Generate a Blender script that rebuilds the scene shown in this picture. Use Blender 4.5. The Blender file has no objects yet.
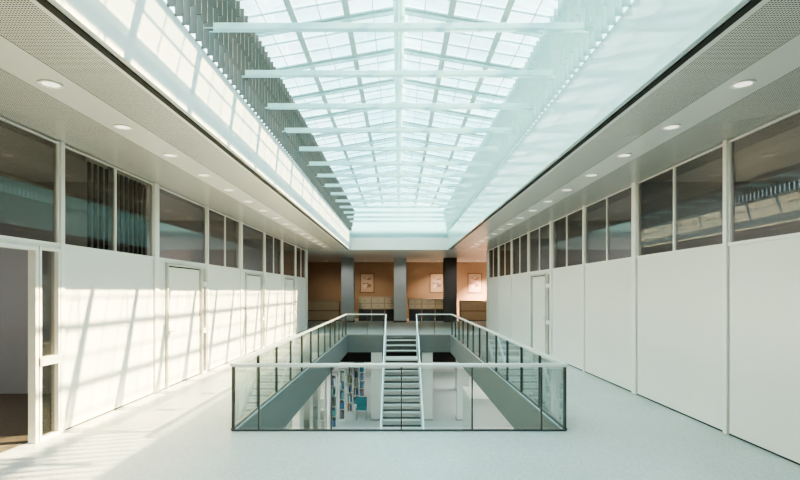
import bpy, bmesh, math, random
from mathutils import Vector
random.seed(4)
S = bpy.context.scene
COL = S.collection

# ------------------------------------------------------------ materials
def new_mat(name):
    m = bpy.data.materials.new(name); m.use_nodes = True
    nt = m.node_tree; nt.nodes.clear()
    out = nt.nodes.new('ShaderNodeOutputMaterial')
    return m, nt, out

def mat(name, col, rough=0.6, metal=0.0, scale=8.0, amt=0.06, bump=0.0, spec=0.5, emit=None, estr=0, transl=0, clear=0):
    m, nt, out = new_mat(name)
    p = nt.nodes.new('ShaderNodeBsdfPrincipled')
    tc = nt.nodes.new('ShaderNodeTexCoord')
    n = nt.nodes.new('ShaderNodeTexNoise'); n.inputs['Scale'].default_value = scale
    n.inputs['Detail'].default_value = 4
    nt.links.new(tc.outputs['Object'], n.inputs['Vector'])
    r = nt.nodes.new('ShaderNodeMix'); r.data_type = 'RGBA'
    r.inputs['A'].default_value = tuple(c*(1-amt) for c in col)+(1,)
    r.inputs['B'].default_value = tuple(min(1, c*(1+amt)) for c in col)+(1,)
    nt.links.new(n.outputs['Fac'], r.inputs['Factor'])
    nt.links.new(r.outputs['Result'], p.inputs['Base Color'])
    p.inputs['Roughness'].default_value = rough
    p.inputs['Metallic'].default_value = metal
    p.inputs['Specular IOR Level'].default_value = spec
    if emit:
        p.inputs['Emission Color'].default_value = tuple(emit)+(1,)
        p.inputs['Emission Strength'].default_value = estr
    if bump:
        b = nt.nodes.new('ShaderNodeBump'); b.inputs['Strength'].default_value = bump
        b.inputs['Distance'].default_value = 0.01
        nt.links.new(n.outputs['Fac'], b.inputs['Height'])
        nt.links.new(b.outputs['Normal'], p.inputs['Normal'])
    last = p.outputs['BSDF']
    if transl:
        t = nt.nodes.new('ShaderNodeBsdfTranslucent'); nt.links.new(r.outputs['Result'], t.inputs['Color'])
        mx = nt.nodes.new('ShaderNodeMixShader'); mx.inputs['Fac'].default_value = transl
        nt.links.new(last, mx.inputs[1]); nt.links.new(t.outputs['BSDF'], mx.inputs[2]); last = mx.outputs['Shader']
    if clear:   # fine perforation / see-through sheet
        t = nt.nodes.new('ShaderNodeBsdfTransparent'); t.inputs['Color'].default_value = (.92, 1, 1, 1)
        mx = nt.nodes.new('ShaderNodeMixShader'); mx.inputs['Fac'].default_value = clear
        nt.links.new(last, mx.inputs[1]); nt.links.new(t.outputs['BSDF'], mx.inputs[2]); last = mx.outputs['Shader']
    nt.links.new(last, out.inputs['Surface'])
    return m

def speckle_floor(name, a, b, rough):
    m, nt, out = new_mat(name)
    p = nt.nodes.new('ShaderNodeBsdfPrincipled'); p.inputs['Roughness'].default_value = rough
    p.inputs['Specular IOR Level'].default_value = .45
    tc = nt.nodes.new('ShaderNodeTexCoord')
    n = nt.nodes.new('ShaderNodeTexNoise'); n.inputs['Scale'].default_value = 45; n.inputs['Detail'].default_value = 6; n.inputs['Roughness'].default_value = .8
    n2 = nt.nodes.new('ShaderNodeTexNoise'); n2.inputs['Scale'].default_value = .8; n2.inputs['Detail'].default_value = 3
    r = nt.nodes.new('ShaderNodeValToRGB'); e = r.color_ramp.elements
    e[0].position = .38; e[0].color = a+(1,); e[1].position = .60; e[1].color = b+(1,)
    mx = nt.nodes.new('ShaderNodeMix'); mx.data_type = 'RGBA'; mx.blend_type = 'MULTIPLY'; mx.inputs['Factor'].default_value = .25
    nt.links.new(tc.outputs['Object'], n.inputs['Vector']); nt.links.new(tc.outputs['Object'], n2.inputs['Vector'])
    nt.links.new(n.outputs['Fac'], r.inputs['Fac']); nt.links.new(r.outputs['Color'], mx.inputs['A'])
    nt.links.new(n2.outputs['Fac'], mx.inputs['B']); nt.links.new(mx.outputs['Result'], p.inputs['Base Color'])
    bp = nt.nodes.new('ShaderNodeBump'); bp.inputs['Strength'].default_value = .25; bp.inputs['Distance'].default_value = .008
    nt.links.new(n.outputs['Fac'], bp.inputs['Height']); nt.links.new(bp.outputs['Normal'], p.inputs['Normal'])
    nt.links.new(p.outputs['BSDF'], out.inputs['Surface'])
    return m

def glass(name, tint, fmin=0.04, fmax=0.9, rough=0.0, cells=None):
    m, nt, out = new_mat(name)
    t = nt.nodes.new('ShaderNodeBsdfTransparent'); t.inputs['Color'].default_value = tuple(tint)+(1,)
    if cells:   # each pane of the roof has its own slight frit / tint
        g0 = nt.nodes.new('ShaderNodeNewGeometry')
        dv = nt.nodes.new('ShaderNodeVectorMath'); dv.operation = 'DIVIDE'; dv.inputs[1].default_value = cells
        fl = nt.nodes.new('ShaderNodeVectorMath'); fl.operation = 'FLOOR'
        wn = nt.nodes.new('ShaderNodeTexWhiteNoise')
        mx0 = nt.nodes.new('ShaderNodeMix'); mx0.data_type = 'RGBA'
        mx0.inputs['A'].default_value = (0.70, 0.88, 0.91, 1); mx0.inputs['B'].default_value = (0.93, 1, 1, 1)
        nt.links.new(g0.outputs['Position'], dv.inputs[0]); nt.links.new(dv.outputs[0], fl.inputs[0])
        nt.links.new(fl.outputs[0], wn.inputs['Vector']); nt.links.new(wn.outputs['Value'], mx0.inputs['Factor'])
        nt.links.new(mx0.outputs['Result'], t.inputs['Color'])
    g = nt.nodes.new('ShaderNodeBsdfGlossy'); g.inputs['Roughness'].default_value = rough
    g.inputs['Color'].default_value = (1, 0.98, 0.96, 1)
    f = nt.nodes.new('ShaderNodeFresnel'); f.inputs['IOR'].default_value = 1.5
    mr = nt.nodes.new('ShaderNodeMapRange')
    mr.inputs['To Min'].default_value = fmin; mr.inputs['To Max'].default_value = fmax
    nt.links.new(f.outputs['Fac'], mr.inputs['Value'])
    mx = nt.nodes.new('ShaderNodeMixShader')
    nt.links.new(mr.outputs['Result'], mx.inputs['Fac'])
    nt.links.new(t.outputs['BSDF'], mx.inputs[1]); nt.links.new(g.outputs['BSDF'], mx.inputs[2])
    nt.links.new(mx.outputs['Shader'], out.inputs['Surface'])
    return m

def ceiling_mat():
    m, nt, out = new_mat('perforated_ceiling')
    N = nt.nodes.new; L = nt.links.new
    def math_(op, a, b=None, clamp=False):
        n = N('ShaderNodeMath'); n.operation = op; n.use_clamp = clamp
        for i, v in enumerate((a, b)):
            if v is None: continue
            if isinstance(v, (int, float)): n.inputs[i].default_value = v
            else: L(v, n.inputs[i])
        return n.outputs[0]
    g = N('ShaderNodeNewGeometry'); sp = N('ShaderNodeSeparateXYZ'); L(g.outputs['Position'], sp.inputs[0])
    x, y = sp.outputs[0], sp.outputs[1]
    P = 0.022
    fx = math_('SUBTRACT', math_('FRACT', math_('DIVIDE', math_('ADD', x, 50), P)), 0.5)
    fy = math_('SUBTRACT', math_('FRACT', math_('DIVIDE', math_('ADD', y, 50), P)), 0.5)
    d2 = math_('ADD', math_('MULTIPLY', fx, fx), math_('MULTIPLY', fy, fy))
    dot = math_('LESS_THAN', d2, 0.12)
    ax = math_('ABSOLUTE', x)
    inner = math_('MULTIPLY', math_('GREATER_THAN', ax, 2.42), math_('LESS_THAN', ax, 2.96))
    outer = math_('MULTIPLY', math_('GREATER_THAN', ax, 3.40), math_('LESS_THAN', ax, 4.6))
    zone = math_('ADD', inner, outer, True)
    yz = math_('LESS_THAN', y, 22.6)
    fac = math_('MULTIPLY', math_('MULTIPLY', dot, zone), yz)
    jx = math_('LESS_THAN', math_('ABSOLUTE', math_('SUBTRACT', ax, 2.96)), 0.005)
    jx2 = math_('LESS_THAN', math_('ABSOLUTE', math_('SUBTRACT', ax, 3.40)), 0.005)
    joint = math_('ADD', jx, jx2, True)
    fac = math_('ADD', fac, math_('MULTIPLY', joint, 0.6), True)
    mx = N('ShaderNodeMix'); mx.data_type = 'RGBA'
    mx.inputs['A'].default_value = (0.78, 0.78, 0.76, 1); mx.inputs['B'].default_value = (0.09, 0.09, 0.09, 1)
    L(fac, mx.inputs['Factor'])
    p = N('ShaderNodeBsdfPrincipled'); p.inputs['Roughness'].default_value = 0.25
    L(mx.outputs['Result'], p.inputs['Base Color'])
    L(p.outputs['BSDF'], out.inputs['Surface'])
    return m

def art_mat(name, a, b, c):
    m, nt, out = new_mat(name)
    p = nt.nodes.new('ShaderNodeBsdfPrincipled'); p.inputs['Roughness'].default_value = .8
    tc = nt.nodes.new('ShaderNodeTexCoord')
    n = nt.nodes.new('ShaderNodeTexNoise'); n.inputs['Scale'].default_value = 2.2; n.inputs['Detail'].default_value = 2
    r = nt.nodes.new('ShaderNodeValToRGB'); r.color_ramp.interpolation = 'CONSTANT'
    e = r.color_ramp.elements; e[0].color = a+(1,); e[1].position = .5; e[1].color = b+(1,)
    x = e.new(.58); x.color = c+(1,)
    nt.links.new(tc.outputs['Object'], n.inputs['Vector']); nt.links.new(n.outputs['Fac'], r.inputs['Fac'])
    nt.links.new(r.outputs['Color'], p.inputs['Base Color']); nt.links.new(p.outputs['BSDF'], out.inputs['Surface'])
    return m

M_WHITE = mat('white_panel', (0.84, 0.82, 0.79), 0.28, scale=2, amt=0.02)
M_FRAME = mat('white_frame', (0.87, 0.85, 0.81), 0.35, scale=3, amt=0.02)
M_DFRAME = mat('door_frame_grey', (0.62, 0.60, 0.57), 0.35, scale=3, amt=0.02)
M_GAP = mat('dark_gap', (0.05, 0.05, 0.05), 0.8)
M_CEIL = ceiling_mat()
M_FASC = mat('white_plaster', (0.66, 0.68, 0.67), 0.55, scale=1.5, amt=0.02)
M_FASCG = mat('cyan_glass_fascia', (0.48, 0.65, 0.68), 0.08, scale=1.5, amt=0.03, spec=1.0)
M_END = mat('hazy_end_panel', (0.60, 0.80, 0.83), 0.3, scale=1.5, amt=0.03, transl=.6)  # pale teal colour imitates haze at the far end of the well
M_FLOOR = speckle_floor('speckled_floor', (0.56, 0.585, 0.59), (0.78, 0.80, 0.80), .32)
M_LFLOOR = mat('lower_floor', (0.60, 0.63, 0.62), 0.4, scale=5, amt=0.03)
M_BROWN = mat('dark_carpet', (0.15, 0.12, 0.09), 0.9, scale=40, amt=0.2)
M_ROOM = mat('room_wall', (0.42, 0.42, 0.41), 0.8, scale=2, amt=0.03)
M_SLAB = mat('grey_slab_edge', (0.20, 0.21, 0.21), 0.6, scale=3, amt=0.05)
M_UNDER = mat('dark_bulkhead', (0.05, 0.045, 0.04), 0.8, scale=3, amt=0.05)
M_DARK = mat('dark_metal', (0.12, 0.125, 0.13), 0.35, 0.5, scale=5, amt=0.05)
M_RAIL = mat('satin_steel', (0.82, 0.84, 0.83), 0.35, 0.3, scale=20, amt=0.04)
M_TREAD = mat('grey_tread', (0.58, 0.58, 0.56), 0.5, 0.0, scale=20, amt=0.04)
M_SHADE = mat('shadow_edge', (0.12, 0.12, 0.12), 0.6, 0.0, scale=20, amt=0.04)  # dark colour standing in for shade between the open treads
M_STEEL = mat('grey_steel', (0.50, 0.51, 0.51), 0.4, 0.2, scale=20, amt=0.04)
M_BEAM = mat('painted_beam', (0.62, 0.80, 0.83), 0.35, scale=4, amt=0.03, transl=.5, clear=.25)
M_FINL = mat('shaded_fin', (0.15, 0.145, 0.13), 0.4, scale=4, amt=0.04)  # left fins: shade on their near faces put into the colour
M_FINR = mat('skylit_fin', (0.52, 0.68, 0.70), 0.3, scale=4, amt=0.04, transl=.45)  # right fins: sky glow put into the pale colour
M_BAR = mat('glazing_bar', (0.45, 0.62, 0.65), 0.4, scale=4, amt=0.03)
M_TAN = mat('tan_wall', (0.36, 0.275, 0.20), 0.8, scale=1.5, amt=0.06)
M_WOOD = mat('pale_wood', (0.72, 0.60, 0.46), 0.5, scale=6, amt=0.03)
M_WOODM = mat('mid_wood', (0.50, 0.39, 0.27), 0.5, scale=6, amt=0.05)
M_WOODD = mat('brown_wood', (0.16, 0.10, 0.06), 0.5, scale=6, amt=0.1)
M_COLG = mat('grey_column', (0.38, 0.42, 0.45), 0.7, scale=3, amt=0.05)
M_COLD = mat('dark_column', (0.10, 0.10, 0.105), 0.6, scale=3, amt=0.05)
M_BLIND = mat('dark_blind', (0.02, 0.019, 0.018), 0.8, scale=10, amt=0.1)
M_PAPER = mat('paper', (0.76, 0.74, 0.68), 0.8)
M_MATB = mat('mat_board', (0.50, 0.42, 0.33), 0.8)
M_BLUE = mat('teal_fabric', (0.05, 0.28, 0.33), 0.8)
M_LAMP = mat('lamp_lens', (0.9, 0.9, 0.85), 0.4, emit=(1, 0.95, 0.85), estr=0.8)
M_LAMPW = mat('warm_lamp_lens', (0.9, 0.8, 0.6), 0.4, emit=(1, 0.75, 0.45), estr=5)
G_SKY = glass('skylight_glass', (0.86, 0.98, 1.0), 0.02, 0.5, cells=(.37, .4, 10))
G_RAIL = glass('railing_glass', (0.89, 0.93, 0.92), 0.02, 0.40)
G_WIN = glass('window_glass', (0.74, 0.735, 0.725), 0.01, 0.15)

# ------------------------------------------------------------ mesh helpers
def raw_boxes(bm, boxes):
    for (x0, x1, y0, y1, z0, z1) in boxes:
        vs = [bm.verts.new(c) for c in ((x0,y0,z0),(x1,y0,z0),(x1,y1,z0),(x0,y1,z0),(x0,y0,z1),(x1,y0,z1),(x1,y1,z1),(x0,y1,z1))]
        for f in ((3,2,1,0),(4,5,6,7),(0,1,5,4),(1,2,6,5),(2,3,7,6),(3,0,4,7)):
            bm.faces.new([vs[i] for i in f])

def finish(name, bm, mats, parent=None, origin=None, bevel=0, label=None, cat=None, group=None, structure=False, kind=None):
    cs = [v.co for v in bm.verts]
    if origin is None:
        lo = Vector([min(c[i] for c in cs) for i in range(3)]); hi = Vector([max(c[i] for c in cs) for i in range(3)])
        origin = (lo+hi)/2
        if parent is None: origin.z = lo.z
    origin = Vector(origin)
    for v in bm.verts: v.co -= origin
    bmesh.ops.recalc_face_normals(bm, faces=bm.faces)
    me = bpy.data.meshes.new(name); bm.to_mesh(me); bm.free()
    for m in (mats if isinstance(mats, (list, tuple)) else [mats]): me.materials.append(m)
    o = bpy.data.objects.new(name, me); COL.objects.link(o)
    if parent:
        o.parent = parent; o.location = origin - world_loc(parent)
    else: o.location = origin
    if bevel:
        b = o.modifiers.new('bevel', 'BEVEL'); b.width = bevel; b.segments = 2
    tag(o, label, cat, group, structure, kind)
    return o

def world_loc(o):
    v = Vector(o.location)
    while o.parent: o = o.parent; v = v + Vector(o.location)
    return v

def tag(o, label=None, cat=None, group=None, structure=False, kind=None):
    if label: o['label'] = label
    if cat: o['category'] = cat
    if group: o['group'] = group
    if structure: o['kind'] = 'structure'
    if kind: o['kind'] = kind

def boxes(name, bl, mats, **k):
    bm = bmesh.new(); raw_boxes(bm, bl); return finish(name, bm, mats, **k)
def box(name, x0, x1, y0, y1, z0, z1, mats, **k):
    if x0 > x1: x0, x1 = x1, x0
    return boxes(name, [(x0, x1, y0, y1, z0, z1)], mats, **k)
def add_prism(bm, pts, y0, y1):
    a = [bm.verts.new((p[0], y0, p[1])) for p in pts]; b = [bm.verts.new((p[0], y1, p[1])) for p in pts]
    bm.faces.new(a); bm.faces.new(b[::-1]); n = len(pts)
    for i in range(n): bm.faces.new((a[i], a[(i+1) % n], b[(i+1) % n], b[i]))
def prism(name, pts, y0, y1, mats, **k):
    bm = bmesh.new(); add_prism(bm, pts, y0, y1)
    return finish(name, bm, mats, **k)
def prism_x(name, pts, x0, x1, mats, **k):
    bm = bmesh.new()
    a = [bm.verts.new((x0, p[0], p[1])) for p in pts]; b = [bm.verts.new((x1, p[0], p[1])) for p in pts]
    bm.faces.new(a); bm.faces.new(b[::-1]); n = len(pts)
    for i in range(n): bm.faces.new((a[i], a[(i+1) % n], b[(i+1) % n], b[i]))
    return finish(name, bm, mats, **k)
def empty(name, loc, **k):
    o = bpy.data.objects.new(name, None); COL.objects.link(o); o.location = loc; o.empty_display_size = .2
    tag(o, **k); return o
def clone(root, dx, dy, dz=0, label=None):
    kids = list(root.children)
    c = root.copy(); c.location = Vector(root.location)+Vector((dx, dy, dz)); COL.objects.link(c)
    if label: c['label'] = label
    for kd in kids:
        q = kd.copy(); q.parent = c; COL.objects.link(q)
        for k2 in kd.children:
            q2 = k2.copy(); q2.parent = q; COL.objects.link(q2)
    return c

# ------------------------------------------------------------ dimensions
XL, XR = -4.30, 4.13
CZ = 3.70
V0, V1, VX = 6.47, 20.4, 2.12        # void
SX = 2.24; SY0, SY1 = 2.2, 22.6      # skylight well, near end closed early to darken the foreground
FZ = 4.50; EZ = 5.46; RZ = 5.90
LZ = -3.5
YB = 33.0; YE = 23.6
YF = -3.0
XO = 9.5

# ------------------------------------------------------------ shell
boxes('floor', [(-XO, XO, YF, V0, -.7, 0), (-XO, -VX, V0, V1, -.7, 0), (VX, XO, V0, V1, -.7, 0), (-XO, XO, V1, YB, -.7, 0)], M_FLOOR, structure=True, label='pale speckled grey floor around a rectangular void')
boxes('floor', [(-XO, XO, YF, YB, LZ-.2, LZ)], M_LFLOOR, structure=True, label='pale floor of the lower storey')
boxes('floor', [(-XO, XL-.12, YF, YE, 0, .012)], M_BROWN, structure=True, label='dark carpet of the side rooms')
boxes('floor', [(XR+.12, XO, YF, YE, 0, .012)], M_BROWN, structure=True, label='dark carpet of the side rooms')
boxes('trim_1', [(-VX, -VX+.03, V0, V1, -.7, -.005)], M_SLAB, structure=True, label='grey slab edge of the void')
boxes('trim_2', [(VX-.03, VX, V0, V1, -.7, -.005)], M_SLAB, structure=True, label='grey slab edge of the void')
boxes('trim_3', [(-VX+.03, VX-.03, V1-.03, V1, -.7, -.005)], M_SLAB, structure=True, label='grey slab edge of the void')
boxes('trim_11', [(-5.5, 5.5, 22.2, 22.5, -1.35, -.7)], M_UNDER, structure=True, label='dark bulkhead beam under the slab')
boxes('ceiling', [(-XO, -SX, YF, SY1, CZ, FZ), (SX, XO, YF, SY1, CZ, FZ), (-XO, XO, SY1, YB, CZ, FZ), (-SX, SX, YF, SY0, CZ, FZ)], M_CEIL, structure=True, label='white perforated metal ceiling with plain strips')  # last box closes the unseen near roof to darken the foreground
for i, s in enumerate((-1, 1)):
    boxes('trim_%d' % (4+i), [(min(s*SX, s*(SX-.04)), max(s*SX, s*(SX-.04)), SY0, SY1, CZ-.04, FZ+.02)], M_FASC if s < 0 else M_FASCG, structure=True, label='smooth fascia of the skylight well')
    a = sorted((s*(SX+.06), s*(SX+.12)))
    boxes('trim_%d' % (6+i), [(a[0], a[1], SY0, SY1, CZ-.012, CZ)], M_GAP, structure=True, label='dark shadow gap track')
    boxes('trim_%d' % (8+i), [(min(s*(SX-.03), s*(SX+.12)), max(s*(SX-.03), s*(SX+.12)), SY0, SY1, EZ-.04, EZ+.05)], M_BEAM, structure=True, label='pale eave beam of the skylight')
prism('wall_skylight', [(-SX, FZ), (SX, FZ), (SX, EZ), (0, RZ), (-SX, EZ)], SY0-.1, SY0, M_FASC, structure=True)  # unseen near end wall, set here to keep the foreground dark
prism('wall_skylight', [(-SX, FZ-.3), (SX, FZ-.3), (SX, EZ), (0, RZ), (-SX, EZ)], SY1-.06, SY1-.03, M_END, structure=True, label='end panel of the skylight, painted pale as far haze')
boxes('trim_10', [(-SX+.04, SX-.04, SY1-.10, SY1-.06, CZ-.04, FZ-.3)], M_FASC, structure=True, label='white end fascia of the skylight well')
# outer walls
boxes('wall_front', [(-XO, XO, YF-.2, YF, LZ, CZ)], M_WHITE, structure=True)
boxes('wall_back', [(-XO, XO, YB, YB+.2, 0, CZ)], M_TAN, structure=True, label='tan painted rear wall')
boxes('wall_back', [(-XO, XO, YB-.05, YB+.2, LZ, -.7)], M_WHITE, structure=True)
boxes('wall_left', [(-XO-.2, -XO, YF, YB, LZ, CZ)], M_ROOM, structure=True)
boxes('wall_right', [(XO, XO+.2, YF, YB, LZ, CZ)], M_ROOM, structure=True)
for s, X in ((-1, XL), (1, XR)):
    nm = 'wall_left' if s < 0 else 'wall_right'
    for yy in ((8.7, 13.5, 18.3, YE-.12) if s < 0 else (3.9, 8.7, 13.5, 18.3, YE-.12)):
        a = sorted((X+s*.14, s*XO))
        boxes(nm, [(a[0], a[1], yy, yy+.12, .012, CZ)], M_ROOM if yy < 23 else M_TAN, structure=True, label='grey partition of the side rooms')

# ------------------------------------------------------------ side walls
cnt = {'w': 0, 'd': 0, 't': 20}
SILL = 2.375
def sb(s, a0, a1):
    X = XL if s < 0 else XR
    return sorted((X+s*a0, X+s*a1))

def frame_boxes(s, a0, a1, y0, y1, z0, z1, w):
    a = sb(s, a0, a1)
    return [(a[0], a[1], y0, y0+w, z0, z1), (a[0], a[1], y1-w, y1, z0, z1), (a[0], a[1], y0+w, y1-w, z0, z0+w), (a[0], a[1], y0+w, y1-w, z1-w, z1)]

def window(s, y0, y1, z0, z1, mull=None):
    cnt['w'] += 1
    a = sb(s, 0, .04)
    fb = frame_boxes(s, 0, .04, y0, y1, z0, z1, .022)
    if mull: fb.append((a[0], a[1], mull-.018, mull+.018, z0+.022, z1-.022))
    w = boxes('window_%d' % (cnt['w']+1), fb, M_FRAME, structure=True, label='fixed interior window in a slim white frame')
    a = sb(s, .02, .026)
    boxes('pane', [(a[0], a[1], y0+.02, y1-.02, z0+.02, z1-.02)], G_WIN, parent=w)

def post(s, y, w, out=.03, z1=CZ):
    cnt['t'] += 1
    a = sb(s, -out, .06)
    boxes('trim_%d' % cnt['t'], [(a[0], a[1], y-w/2, y+w/2, 0, z1)], M_FRAME, structure=True, label='white vertical wall post', bevel=.004)

def panel(s, y0, y1, z0=0.0, z1=SILL):
    nm = 'wall_left' if s < 0 else 'wall_right'
    a = sb(s, 0.0, .10)
    boxes(nm, [(a[0], a[1], y0+.012, y1-.012, z0+.02, z1-.008)], M_WHITE, structure=True, label='smooth white wall panel', bevel=.003)

def door_bay(s, y0, y1, d0, d1, side_y0, side_y1, DH=2.30):
    cnt['d'] += 1
    a = sb(s, -.045, .07)
    leaf = boxes('door_%d' % cnt['d'], [(*sb(s, .015, .055), d0+.05, d1-.05, .015, DH-.05)], M_WHITE, structure=True, label='flush white door', bevel=.003)
    boxes('door_frame', [(*a, d0-.02, d0+.025, 0, DH+.02), (*a, d1-.025, d1+.02, 0, DH+.02), (*a, d0+.025, d1-.025, DH-.025, DH+.02)], M_DFRAME, parent=leaf)
    boxes('door_gap', [(*sb(s, .03, .07), d0+.02, d1-.02, .0, DH-.02)], M_GAP, parent=leaf)
    hy = d0+.14
    h = boxes('door_handle', [(*sb(s, -.045, -.03), hy-.01, hy+.11, 1.03, 1.05), (*sb(s, -.04, .015), hy-.01, hy+.01, 1.03, 1.05), (*sb(s, .0, .016), hy-.03, hy+.03, .93, 1.12)], M_STEEL, parent=leaf, label='brushed steel lever handle')
    cnt['w'] += 1
    fr = frame_boxes(s, -.02, .07, side_y0, side_y1, 0.0, DH+.02, .03)
    for z in (.93, 1.95):
        fr.append((*sb(s, -.03, .07), side_y0, side_y1, z-.05, z+.05))
    sl = boxes('window_%d' % (cnt['w']+1), fr, M_FRAME, structure=True, label='narrow glazed sidelight with white rails')
    boxes('pane', [(*sb(s, .03, .038), side_y0+.02, side_y1-.02, .02, DH)], G_WIN, parent=sl)
    nm = 'wall_left' if s < 0 else 'wall_right'
    fb = [(*sb(s, 0, .1), y0, y1, DH+.03, SILL-.008)]
    lo, hi = min(d0-.02, side_y0), max(d1+.02, side_y1)
    if lo-y0 > .02: fb.append((*sb(s, 0, .1), y0, lo-.01, 0.02, DH+.02))
    if y1-hi > .02: fb.append((*sb(s, 0, .1), hi+.01, y1, 0.02, DH+.02))
    boxes(nm, fb, M_WHITE, structure=True, label='white wall strips around the door')

def build_side(s, bays):
    nm = 'left' if s < 0 else 'right'
    for b in bays:
        y0, y1, kind = b[0], b[1], b[2]
        pw = b[3]
        post(s, y1, pw)
        a0, a1 = y0+b[4]/2, y1-pw/2
        if kind == 'panel':
            panel(s, a0, a1); window(s, a0, a1, SILL, CZ-.02, mull=(y0+y1)/2)
        elif kind == 'panel1':
            panel(s, a0, (y0+y1)/2); panel(s, (y0+y1)/2, a1); window(s, a0, a1, SILL, CZ-.02, mull=(y0+y1)/2)
        elif kind == 'door':
            door_bay(s, a0, a1, y0+.38, y0+2.02, y0+2.04, a1-.02, 2.30); window(s, a0, a1, SILL, CZ-.02)
        elif kind == 'doorR':
            door_bay(s, a0, a1, y0+.42, y0+2.0, a0+.02, y0+.40, 2.28); window(s, a0, a1, SILL, CZ-.02, mull=(y0+y1)/2)
        elif kind == 'glass':
            window(s, a0, a1, SILL, CZ-.02)
            cnt['t'] += 1
            a = sb(s, -.02, .07); w = .05; d0, d1 = y0+.1, y1-.42
            boxes('trim_%d' % cnt['t'], [(*a, d0, d0+w, 0, 2.33), (*a, d1-w, d1, 0, 2.33), (*a, d0+w, d1-w, 2.28, 2.33)], M_FRAME, structure=True, label='white frame of an open doorway')
            cnt['w'] += 1
            fr = frame_boxes(s, -.02, .07, y1-.40, a1, 0, 2.33, .035)
            fr.append((*sb(s, -.03, .07), y1-.40, a1, .90, 1.0)); 
            w = boxes('window_%d' % (cnt['w']+1), fr, M_FRAME, structure=True, label='narrow glazed sidelight with white rail')
            boxes('pane', [(*sb(s, .03, .038), y1-.38, a1-.02, .02, 2.31)], G_WIN, parent=w)
            boxes('wall_'+nm, [(*sb(s, 0, .1), a0, a1, 2.335, SILL-.006)], M_FRAME, structure=True)

T, K = .075, .15
build_side(-1, [(1.5, 3.95, 'panel', T, T), (3.95, 6.36, 'glass', T, T), (6.36, 8.84, 'panel', K, T), (8.84, 11.2, 'door', T, K), (11.2, 13.6, 'panel', K, T),
                (13.6, 16.0, 'door', T, K), (16.0, 18.4, 'panel', K, T), (18.4, 20.8, 'door', T, K), (20.8, 23.2, 'panel', K, T)])
build_side(1, [(1.5, 3.9, 'panel', T, T), (3.9, 6.3, 'panel1', T, T), (6.3, 8.75, 'panel', K, T), (8.75, 11.15, 'panel', T, K), (11.15, 13.55, 'panel', K, T),
               (13.55, 15.95, 'doorR', T, K), (15.95, 18.35, 'panel', T, T), (18.35, 20.75, 'panel', T, T), (20.75, 23.2, 'panel', K, T)])
for s in (-1, 1):
    nm = 'wall_left' if s < 0 else 'wall_right'
    boxes(nm, [(*sb(s, 0, .12), YF, 1.46, 0, CZ)], M_WHITE, structure=True)
    boxes(nm, [(*sb(s, 0, .12), 23.28, YE, 0, CZ)], M_WHITE, structure=True)
    cnt['t'] += 1
    boxes('trim_%d' % cnt['t'], [(*sb(s, -.012, .0), 1.5, 23.2, SILL-.01, SILL+.028)], M_FRAME, structure=True, label='thin white sill band')
    boxes('baseboard_left' if s < 0 else 'baseboard_right', [(*sb(s, .004, .02), 6.4 if s < 0 else 1.5, 23.2, 0, .02)], M_GAP, structure=True)

# blinds behind the upper window
for (y0, y1) in ((7.02, 7.40), (7.70, 8.56)):
    bl = []; n = int(round((y1-y0)/.14))+1
    for i in range(n):
        y = y0+.14*i
        bl.append((XL-.075, XL-.065, y, y+.07, 1.2, 3.62))
    o = boxes('vertical_blind', bl, M_BLIND, label='dark fabric vertical blind gathered behind the window', cat='blind', group='blinds behind the window')
    boxes('head_rail', [(XL-.10, XL-.05, y0, y1+.06, 3.62, CZ)], M_FRAME, parent=o)

# ------------------------------------------------------------ skylight
bm = bmesh.new()
def quad(bm, pts):
    bm.faces.new([bm.verts.new(p) for p in pts])
quad(bm, [(-SX, SY0, EZ+.05), (0, SY0, RZ), (0, SY1, RZ), (-SX, SY1, EZ+.05)])
quad(bm, [(0, SY0, RZ), (SX, SY0, EZ+.05), (SX, SY1, EZ+.05), (0, SY1, RZ)])
sky = finish('window_1', bm, G_SKY, structure=True, label='long low-pitched glazed skylight')
bm = bmesh.new()
for s in (-1, 1):
    x = s*(SX+.08)
    quad(bm, [(x, SY0, FZ), (x, SY1, FZ), (x, SY1, EZ), (x, SY0, EZ)])
finish('side_glazing', bm, G_SKY, parent=sky)
bm = bmesh.new()
def slopebar(bm, xa, xb, y, w, h, off):
    za = RZ-(RZ-EZ-.05)*abs(xa)/SX+off; zb = RZ-(RZ-EZ-.05)*abs(xb)/SX+off
    add_prism(bm, [(xa, za-h), (xb, zb-h), (xb, zb), (xa, za)], y-w/2, y+w/2)
i = 0; y = 2.4
while y < SY1:
    w = .08 if i % 3 == 0 else .010
    slopebar(bm, -SX, 0, y, w, .025, -.005); slopebar(bm, 0, SX, y, w, .025, -.005); y += .4; i += 1
for s in (-1, 1):
    for x in (.37, .74, 1.11, 1.48, 1.85):
        z = RZ-(RZ-EZ-.05)*x/SX; w = .045 if x in (.74, 1.48) else .006
        raw_boxes(bm, [(s*x-w, s*x+w, SY0, SY1, z-.03, z-.006)])
finish('glazing_bar', bm, M_BAR, parent=sky)
boxes('ridge_beam', [(-.05, .05, SY0, SY1-.07, RZ-.18, RZ-.06), (-.08, .08, SY0, SY1-.07, RZ-.195, RZ-.18)], M_BEAM, label='pale painted steel ridge beam under the skylight', cat='beam', bevel=.005)
y = 2.4
first = None
while y < SY1-.3:
    pts = [(-SX, EZ-.0), (0, RZ-.06), (SX, EZ-.0), (SX, EZ-.04), (0, RZ-.10), (-SX, EZ-.04)]
    if first is None:
        first = prism('roof_rafter', pts, y-.02, y+.02, M_BEAM, label='pale painted rafter pair spanning the skylight', cat='beam', group='skylight rafters')
    else: clone(first, 0, y-2.4)
    y += 1.2
first = None; y = 3.2
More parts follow.
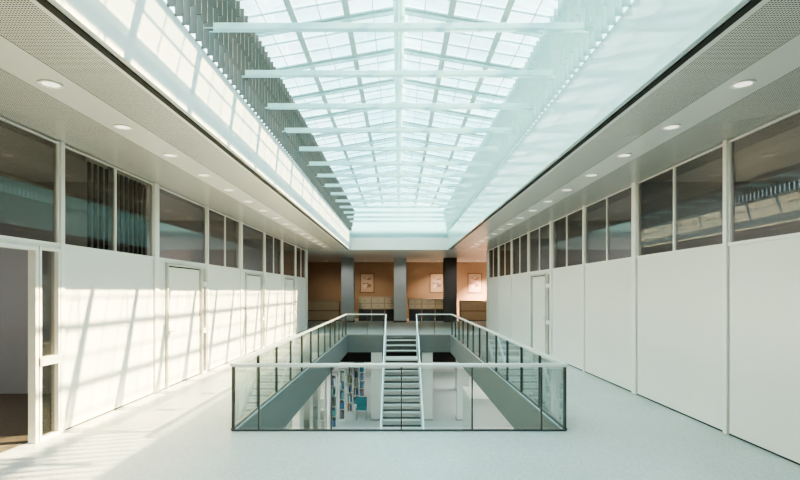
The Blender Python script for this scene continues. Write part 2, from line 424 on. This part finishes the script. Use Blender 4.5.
while y < SY1-.3:
    if first is None:
        first = boxes('tie_beam', [(-SX+.04, SX-.04, y-.012, y+.012, 4.732, 4.80), (-SX+.04, SX-.04, y-.045, y+.045, 4.72, 4.732)], M_BEAM, label='pale horizontal tie beam crossing the skylight well', cat='beam', group='skylight tie beams')
        boxes('hanger', [(-.010, .010, y-.010, y+.010, 4.80, RZ-.20)], M_BEAM, parent=first)
    else: clone(first, 0, y-3.2)
    y += 1.2
# fins along both edges, left painted as shaded, right as skylit
for s, m, lab in ((-1, M_FINL, 'stepped steel fin painted dark as in shade along the skylight edge'), (1, M_FINR, 'translucent stepped fin painted pale as in sky glow along the skylight edge')):
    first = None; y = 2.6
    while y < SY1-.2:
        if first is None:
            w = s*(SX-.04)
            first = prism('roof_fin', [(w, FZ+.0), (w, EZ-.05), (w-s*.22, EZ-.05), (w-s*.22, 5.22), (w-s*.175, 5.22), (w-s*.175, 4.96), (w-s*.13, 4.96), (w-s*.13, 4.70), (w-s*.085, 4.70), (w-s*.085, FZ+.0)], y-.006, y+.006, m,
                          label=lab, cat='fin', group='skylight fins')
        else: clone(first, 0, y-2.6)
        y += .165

# ------------------------------------------------------------ downlights
def disc(bm, x, y, z, r0, r1, h, n=28):
    ri = []
    for (r, zz) in ((r0, z), (r0, z-h), (r1, z-h), (r1, z)):
        ri.append([bm.verts.new((x+r*math.cos(2*math.pi*i/n), y+r*math.sin(2*math.pi*i/n), zz)) for i in range(n)])
    for k in range(3):
        for i in range(n): bm.faces.new((ri[k][i], ri[k][(i+1) % n], ri[k+1][(i+1) % n], ri[k+1][i]))
def downlight(x, y, z, lens, lab, grp):
    bm = bmesh.new(); disc(bm, x, y, z, .075, .10, .012)
    o = finish('downlight', bm, M_FRAME, label=lab, cat='ceiling light', group=grp)
    bm = bmesh.new()
    n = 24
    bm.faces.new([bm.verts.new((x+.075*math.cos(2*math.pi*i/n), y+.075*math.sin(2*math.pi*i/n), z-.004)) for i in range(n)])
    finish('lamp_lens', bm, lens, parent=o)
    return o
for x in (-3.19, 3.15):
    f = downlight(x, 4.58, CZ, M_LAMP, 'round white recessed downlight in the ceiling strip', 'hall downlights')
    for i in range(1, 15): clone(f, 0, 1.2*i)

# ------------------------------------------------------------ railings
RT = .868
def railing(root_loc, line, posts_, lab, axis):
    (a0, a1, c) = line
    root = empty('glass_railing', root_loc, label=lab, cat='railing')
    def B(name, u0, u1, v0, v1, z0, z1, m, **k):
        if axis == 'x': return box(name, u0, u1, c+v0, c+v1, z0, z1, m, parent=root, **k)
        return box(name, c+v0, c+v1, u0, u1, z0, z1, m, parent=root, **k)
    B('handrail', a0, a1, -.035, .035, RT-.045, RT, M_RAIL, bevel=.012)
    B('base_rail', a0, a1, -.02, .02, 0, .022, M_DARK, bevel=.004)
    for p in posts_: B('post', p-.009, p+.009, -.02, .02, .022, RT-.045, M_DARK)
    for p, q in zip(posts_[:-1], posts_[1:]):
        B('glass_panel', p+.02, q-.02, -.005, .005, .05, RT-.07, G_RAIL)
    return root
railing((0, V0, 0), (-VX-.03, VX+.03, V0-.04), [-2.12, -1.80, -.87, .03, .94, 1.83, 2.13], 'front glass balustrade with steel handrail and dark posts', 'x')
sp = [V0+.05+(V1-.1-V0-.05)*i/12 for i in range(13)]
railing((-VX, (V0+V1)/2, 0), (V0, V1-.005, -VX-.04), sp, 'long glass balustrade along the void with steel handrail', 'y')
railing((VX, (V0+V1)/2, 0), (V0, V1-.005, VX+.04), sp, 'long glass balustrade along the void with steel handrail', 'y')
SC = .09; SW = .64
railing((-1.3, V1, 0), (-VX-.07, SC-SW-.04, V1+.04), [-VX-.03, -1.3, SC-SW-.07], 'short glass balustrade beside the stair head', 'x')
railing((1.4, V1, 0), (SC+SW+.04, VX+.07, V1+.04), [SC+SW+.07, 1.45, VX+.03], 'short glass balustrade beside the stair head', 'x')

# ------------------------------------------------------------ staircase (short upper flight, landing, long lower flight)
n = 20; rise = -LZ/n; run = .29; NU = 4; LAND = .9
YT = V1-.03
yL0 = YT-run*NU; zL = -rise*NU; yL1 = yL0-LAND
yB = yL1-run*(n-NU)
st = empty('staircase', (SC, yB, LZ), label='pale steel open-tread staircase with a small landing, leading down', cat='stairs')
for s in (-1, 1):
    xa, xb = sorted((SC+s*SW, SC+s*(SW-.04)))
    prism_x('stringer', [(YT, 0), (yL0, zL), (yL1, zL), (yB-.05, LZ+.06), (yB-.05, LZ), (yB+.35, LZ), (yL1, zL-.26), (yL0, zL-.26), (YT, -.30)], xa, xb, M_STEEL, parent=st)
    hz = .86; t = .045
    prism_x('handrail', [(YT, hz), (yL0, zL+hz), (yL1, zL+hz), (yB, LZ+hz), (yB, LZ+hz-t), (yL1, zL+hz-t), (yL0, zL+hz-t), (YT, hz-t)], xa, xb, M_RAIL, parent=st)
    def prof(y):
        if y >= yL0: return -(YT-y)*rise/run
        if y >= yL1: return zL
        return zL-(yL1-y)*rise/run
    for yy in (YT-.03, yL0, yL1, yL1-.9, yL1-1.8, yL1-2.7, yL1-3.6, yB+.03):
        box('baluster', xa+.01, xb-.01, yy-.010, yy+.010, prof(yy), prof(yy)+hz-.035, M_STEEL, parent=st)
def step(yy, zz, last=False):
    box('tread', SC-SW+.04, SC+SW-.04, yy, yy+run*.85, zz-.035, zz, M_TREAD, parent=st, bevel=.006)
    box('gap_shade', SC-SW+.04, SC+SW-.04, yy+run*.85, yy+run*.85+.01, zz-.02, zz+.06, M_SHADE, parent=st)  # dark strip painted as the shade in the open gap behind each tread
for i in range(1, NU): step(YT-run*i, -rise*i)
box('landing', SC-SW+.04, SC+SW-.04, yL1, yL0, zL-.06, zL, M_TREAD, parent=st, bevel=.006)
for i in range(1, n-NU): step(yL1-run*i, zL-rise*i)

# ------------------------------------------------------------ lower storey
def lower_column(x, y, w):
    c = box('column', x-w/2, x+w/2, y-w/2, y+w/2, LZ, -.7, M_FRAME, label='white square column on the lower storey', cat='column', group='lower storey columns', bevel=.01)
    box('plinth', x-w/2-.01, x+w/2+.01, y-w/2-.01, y+w/2+.01, LZ, LZ+.08, M_STEEL, parent=c)
for (x, y, w) in ((-.92, 20.65, .44), (1.16, 20.65, .44), (2.62, 20.65, .50), (3.2, 27, .36)):
    lower_column(x, y, w)

bookcols = [(.06,.16,.42),(.14,.24,.42),(.66,.64,.58),(.10,.30,.46),(.10,.36,.36),(.60,.44,.16),(.10,.10,.14),(.28,.44,.58),(.45,.16,.14),(.75,.75,.72)]
bookmesh = []
for i, c in enumerate(bookcols):
    mm = mat('book_cover_%d' % i, c, .5)
    bm = bmesh.new(); w, h, t = .20, random.uniform(.25, .34), .05
    raw_boxes(bm, [(0, w, 0, .005, 0, h), (0, w, t-.005, t, 0, h), (w-.006, w, .005, t-.005, 0, h)])
    k0 = len(bm.faces)
    raw_boxes(bm, [(.01, w-.008, .005, t-.005, .006, h-.006)])
    bm.faces.ensure_lookup_table()
    for f in bm.faces[k0:]: f.material_index = 1
    me = bpy.data.meshes.new('book'); bm.to_mesh(me); bm.free(); me.materials.append(mm); me.materials.append(M_PAPER)
    bookmesh.append(me)
def put_book(loc, rz):
    o = bpy.data.objects.new('book', random.choice(bookmesh)); COL.objects.link(o)
    o.location = loc; o.rotation_euler = (0, 0, rz)
    o['label'] = 'upright book on a white library shelf'; o['category'] = 'book'; o['group'] = 'books in the lower storey bookcases'
def bookcase_x(x0, y, L, label):
    D = .34; H = 2.1; t = .045
    bc = boxes('bookcase', [(x0, x0+t, y, y+D, LZ, LZ+H), (x0+L-t, x0+L, y, y+D, LZ, LZ+H), (x0+t, x0+L-t, y, y+D, LZ+H-t, LZ+H), (x0+t, x0+L-t, y, y+D, LZ, LZ+.08), (x0+t, x0+L-t, y+D-.02, y+D, LZ+.08, LZ+H-t)],
               M_WHITE, label=label, cat='bookcase', group='lower storey bookcases')
    zs = [LZ+.08]+[LZ+.08+.4*i for i in range(1, 5)]
    for z in zs[1:]: box('shelf', x0+t, x0+L-t, y, y+D-.02, z-.03, z, M_WHITE, parent=bc)
    for z in zs:
        xx = x0+t+.005
        while xx < x0+L-t-.052:
            if random.random() < .10: xx += .06; continue
            put_book((xx, y+.21, z+.0005), -math.pi/2); xx += .0525
for (x, y, L) in ((-2.66, 19.2, .27), (-2.46, 20.4, .27), (-2.28, 21.7, .28), (-2.14, 23.1, .30), (-2.02, 24.8, .33)):
    bookcase_x(x, y, L, 'tall white library bookcase filled with coloured books')
def shelving(x0, x1, y, H, lab):
    D = .5; t = .03
    o = boxes('shelving_unit', [(x0, x0+t, y, y+D, LZ, LZ+H), (x1-t, x1, y, y+D, LZ, LZ+H), (x0+t, x1-t, y+D/2-.01, y+D/2+.01, LZ, LZ+H-t), (x0+t, x1-t, y, y+D, LZ+H-t, LZ+H), (x0+t, x1-t, y, y+D, LZ, LZ+.08)],
              M_PAPER, label=lab, cat='shelving', group='free-standing shelving')
    for i in range(1, 5): boxes('shelf', [(x0+t, x1-t, y, y+D/2-.01, LZ+i*.38, LZ+i*.38+.02), (x0+t, x1-t, y+D/2+.01, y+D, LZ+i*.38, LZ+i*.38+.02)], M_PAPER, parent=o)
for i in range(5):
    shelving(-5.6, -2.62+.01*i, 12.0+1.4*i-.2, 2.2, 'free-standing white shelving unit with a plain end panel')
sc = box('storage_cabinet', 2.25, 4.6, 15.6, 17.6, LZ, LZ+1.9, M_WHITE, label='plain white storage block on the lower storey', cat='cabinet', bevel=.01)
box('cabinet_top', 2.23, 4.62, 15.58, 17.62, LZ+1.9, LZ+1.93, M_PAPER, parent=sc)
box('cabinet_door', 2.235, 2.25, 15.65, 16.58, LZ+.08, LZ+1.86, M_WHITE, parent=sc); box('cabinet_door', 2.235, 2.25, 16.62, 17.55, LZ+.08, LZ+1.86, M_WHITE, parent=sc)
# small teal chair near the shelves
ch = empty('chair', (-1.55, 20.6, LZ), label='small teal upholstered chair on slim steel legs', cat='chair')
box('seat', -1.76, -1.34, 20.4, 20.82, LZ+.42, LZ+.50, M_BLUE, parent=ch, bevel=.02)
box('backrest', -1.76, -1.34, 20.78, 20.83, LZ+.50, LZ+.90, M_BLUE, parent=ch, bevel=.02)
for lx in (-1.74, -1.36):
    for ly in (20.42, 20.80): box('leg', lx-.012, lx+.012, ly-.012, ly+.012, LZ, LZ+.42, M_STEEL, parent=ch)

# ------------------------------------------------------------ rear lounge
for x, m, lab in ((-2.96, M_COLG, 'light grey square column before the tan wall'), (.06, M_COLG, 'light grey square column before the tan wall'), (2.96, M_COLD, 'near-black square column before the tan wall')):
    c = box('column', x-.36, x+.36, 28.7, 29.4, 0, CZ, m, label=lab, cat='column', bevel=.01)
    box('plinth', x-.37, x+.37, 28.69, 29.41, 0, .1, M_COLD, parent=c)
def cabinet(x0, x1, y0, z0, z1, nd, nc, lab, m, base, body):
    root = box('cabinet', x0, x1, y0, y0+.55, z0, z1-.04, body, label=lab, cat='cabinet', bevel=.01)
    box('cabinet_top', x0-.01, x1+.01, y0-.02, y0+.56, z1-.04, z1, m, parent=root)
    if base: box('plinth', x0+.03, x1-.03, y0+.03, y0+.52, 0, z0, M_COLD, parent=root)
    w = (x1-x0)/nc; h = (z1-z0-.06)/nd
    for i in range(nc):
        for j in range(nd):
            d = box('drawer', x0+i*w+.02, x0+(i+1)*w-.02, y0-.02, y0, z0+.02+j*h+.02, z0+.02+(j+1)*h-.02, m, parent=root, bevel=.004)
            box('handle', x0+(i+.5)*w-.06, x0+(i+.5)*w+.06, y0-.04, y0-.02, z0+.02+(j+.5)*h-.008, z0+.02+(j+.5)*h+.008, M_WOODD, parent=d)
cabinet(-5.6, -3.55, 29.8, .02, 1.25, 2, 1, 'long plain wooden sideboard against the tan wall', M_WOODM, False, M_WOODD)
for i in range(3):
    cabinet(-2.45+.8*i, -1.66+.8*i, 30.0, .70, 1.45, 2, 1, 'pale wooden drawer unit on a dark base', M_WOOD, True, M_WOODM)
    cabinet(.58+.8*i, 1.37+.8*i, 30.0, .70, 1.35, 2, 1, 'pale wooden drawer unit on a dark base', M_WOOD, True, M_WOODM)
cabinet(3.65, 5.65, 29.8, .02, 1.22, 2, 1, 'long plain wooden sideboard against the tan wall', M_WOODM, False, M_WOODD)
arts = [((.55,.45,.36),(.25,.2,.16),(.6,.52,.44)), ((.6,.5,.42),(.3,.24,.2),(.62,.55,.46)), ((.7,.52,.45),(.35,.22,.18),(.72,.6,.52))]
for (x, a) in zip((-2.1, 2.5, 5.0), arts):
    z0 = 1.68
    fr = boxes('framed_picture', [(x-.47, x-.42, YB-.05, YB, z0, z0+1.3), (x+.42, x+.47, YB-.05, YB, z0, z0+1.3), (x-.42, x+.42, YB-.05, YB, z0, z0+.05), (x-.42, x+.42, YB-.05, YB, z0+1.25, z0+1.3)], M_WOODD,
               label='framed sketch in muted tones on the tan wall', cat='picture', group='framed pictures')
    box('mat_board', x-.42, x+.42, YB-.03, YB-.01, z0+.05, z0+1.25, M_MATB, parent=fr)
    box('print', x-.27, x+.27, YB-.035, YB-.03, z0+.3, z0+1.0, art_mat('art', *a), parent=fr)
f = downlight(-4.6, 31.6, CZ, M_LAMPW, 'warm round downlight in the rear ceiling', 'rear downlights')
for x in (-2.1, 2.5, 5.0): clone(f, x+4.6, 0)
for x, e, c in ((-4.6, 60, (1, .80, .60)), (-2.1, 120, (1, .80, .60)), (2.5, 330, (1, .76, .56)), (5.3, 4200, (1, .66, .48))):
    l = bpy.data.lights.new('rear_lamp', 'SPOT'); l.energy = e*1.5; l.color = c; l.spot_size = 2.0 if x < 5 else 1.6; l.spot_blend = .9; l.shadow_soft_size = .08
    o = bpy.data.objects.new('rear_lamp', l); o.location = (x, 31.0, CZ-.03); o.rotation_euler = (math.radians(18), 0, math.radians(-25) if x > 5 else 0); COL.objects.link(o)
for x in (-3.2, 0.2, 3.6):
    l = bpy.data.lights.new('lounge_lamp', 'SPOT'); l.energy = 120; l.color = (1, .92, .82); l.spot_size = 1.3; l.spot_blend = .8; l.shadow_soft_size = .08
    o = bpy.data.objects.new('lounge_lamp', l); o.location = (x, 26.8, CZ-.03); o.rotation_euler = (math.radians(45), 0, 0); COL.objects.link(o)

# ------------------------------------------------------------ fill lamps added to brighten side rooms & lower storey
def fill_lamp(x, y, z, w, l, e, col, lab, grp):
    o = boxes('fill_fixture', [(x-w/2, x+w/2, y-l/2, y+l/2, z-.05, z)], M_FRAME, label=lab, cat='ceiling light', group=grp)
    L = bpy.data.lights.new('panel', 'AREA'); L.shape = 'RECTANGLE'; L.size = w*.9; L.size_y = l*.9; L.energy = e; L.color = col
    q = bpy.data.objects.new('fill_lamp', L); q.location = (x, y, z-.06); COL.objects.link(q)
for y in (5.5, 11.2, 16, 21):
    for x in (-6.8, 6.8): fill_lamp(x, y, CZ, .3, 1.5, 110 if y > 6 or x > 0 else 65, (.97, .99, 1), 'slim ceiling light added to brighten a side room', 'added side room lights')
for y in (12, 17, 23, 28):
    for x in (-4.2, 4.2): fill_lamp(x, y, -.7, .3, 2.4, 95, (1, .98, .93), 'slim ceiling light added to brighten the lower storey', 'added lower storey lights')

# ------------------------------------------------------------ sun and sky
sun = bpy.data.lights.new('sun', 'SUN'); sun.energy = 30; sun.angle = math.radians(.7); sun.color = (1, .72, .40)
so = bpy.data.objects.new('sun', sun); COL.objects.link(so)
d = Vector((-1, -.30, -.88)); so.rotation_euler = d.to_track_quat('-Z', 'Y').to_euler(); so.location = (8, 15, 12)
w = bpy.data.worlds.new('sky'); S.world = w; w.use_nodes = True
nt = w.node_tree; nt.nodes.clear()
wo = nt.nodes.new('ShaderNodeOutputWorld'); bg = nt.nodes.new('ShaderNodeBackground')
tc = nt.nodes.new('ShaderNodeTexCoord'); nz = nt.nodes.new('ShaderNodeTexNoise'); nz.inputs['Scale'].default_value = 2.5; nz.inputs['Detail'].default_value = 5
cr = nt.nodes.new('ShaderNodeValToRGB'); e = cr.color_ramp.elements
e[0].position = .40; e[0].color = (.47, .84, .93, 1); e[1].position = .62; e[1].color = (.92, 1, 1, 1)
nt.links.new(tc.outputs['Generated'], nz.inputs['Vector']); nt.links.new(nz.outputs['Fac'], cr.inputs['Fac'])
nt.links.new(cr.outputs['Color'], bg.inputs['Color']); bg.inputs['Strength'].default_value = 4.2
nt.links.new(bg.outputs['Background'], wo.inputs['Surface'])

# ------------------------------------------------------------ camera
cd = bpy.data.cameras.new('camera'); cd.sensor_width = 36; cd.lens = 22.5; cd.shift_y = 51/800; cd.shift_x = 1/800; cd.clip_end = 200
cam = bpy.data.objects.new('camera', cd); cam.location = (0, 0, 1.8); cam.rotation_euler = (math.radians(90), 0, 0); COL.objects.link(cam)
S.camera = cam
S.view_settings.view_transform = 'AgX'
S.view_settings.look = 'AgX - High Contrast'
S.view_settings.exposure = 0.2
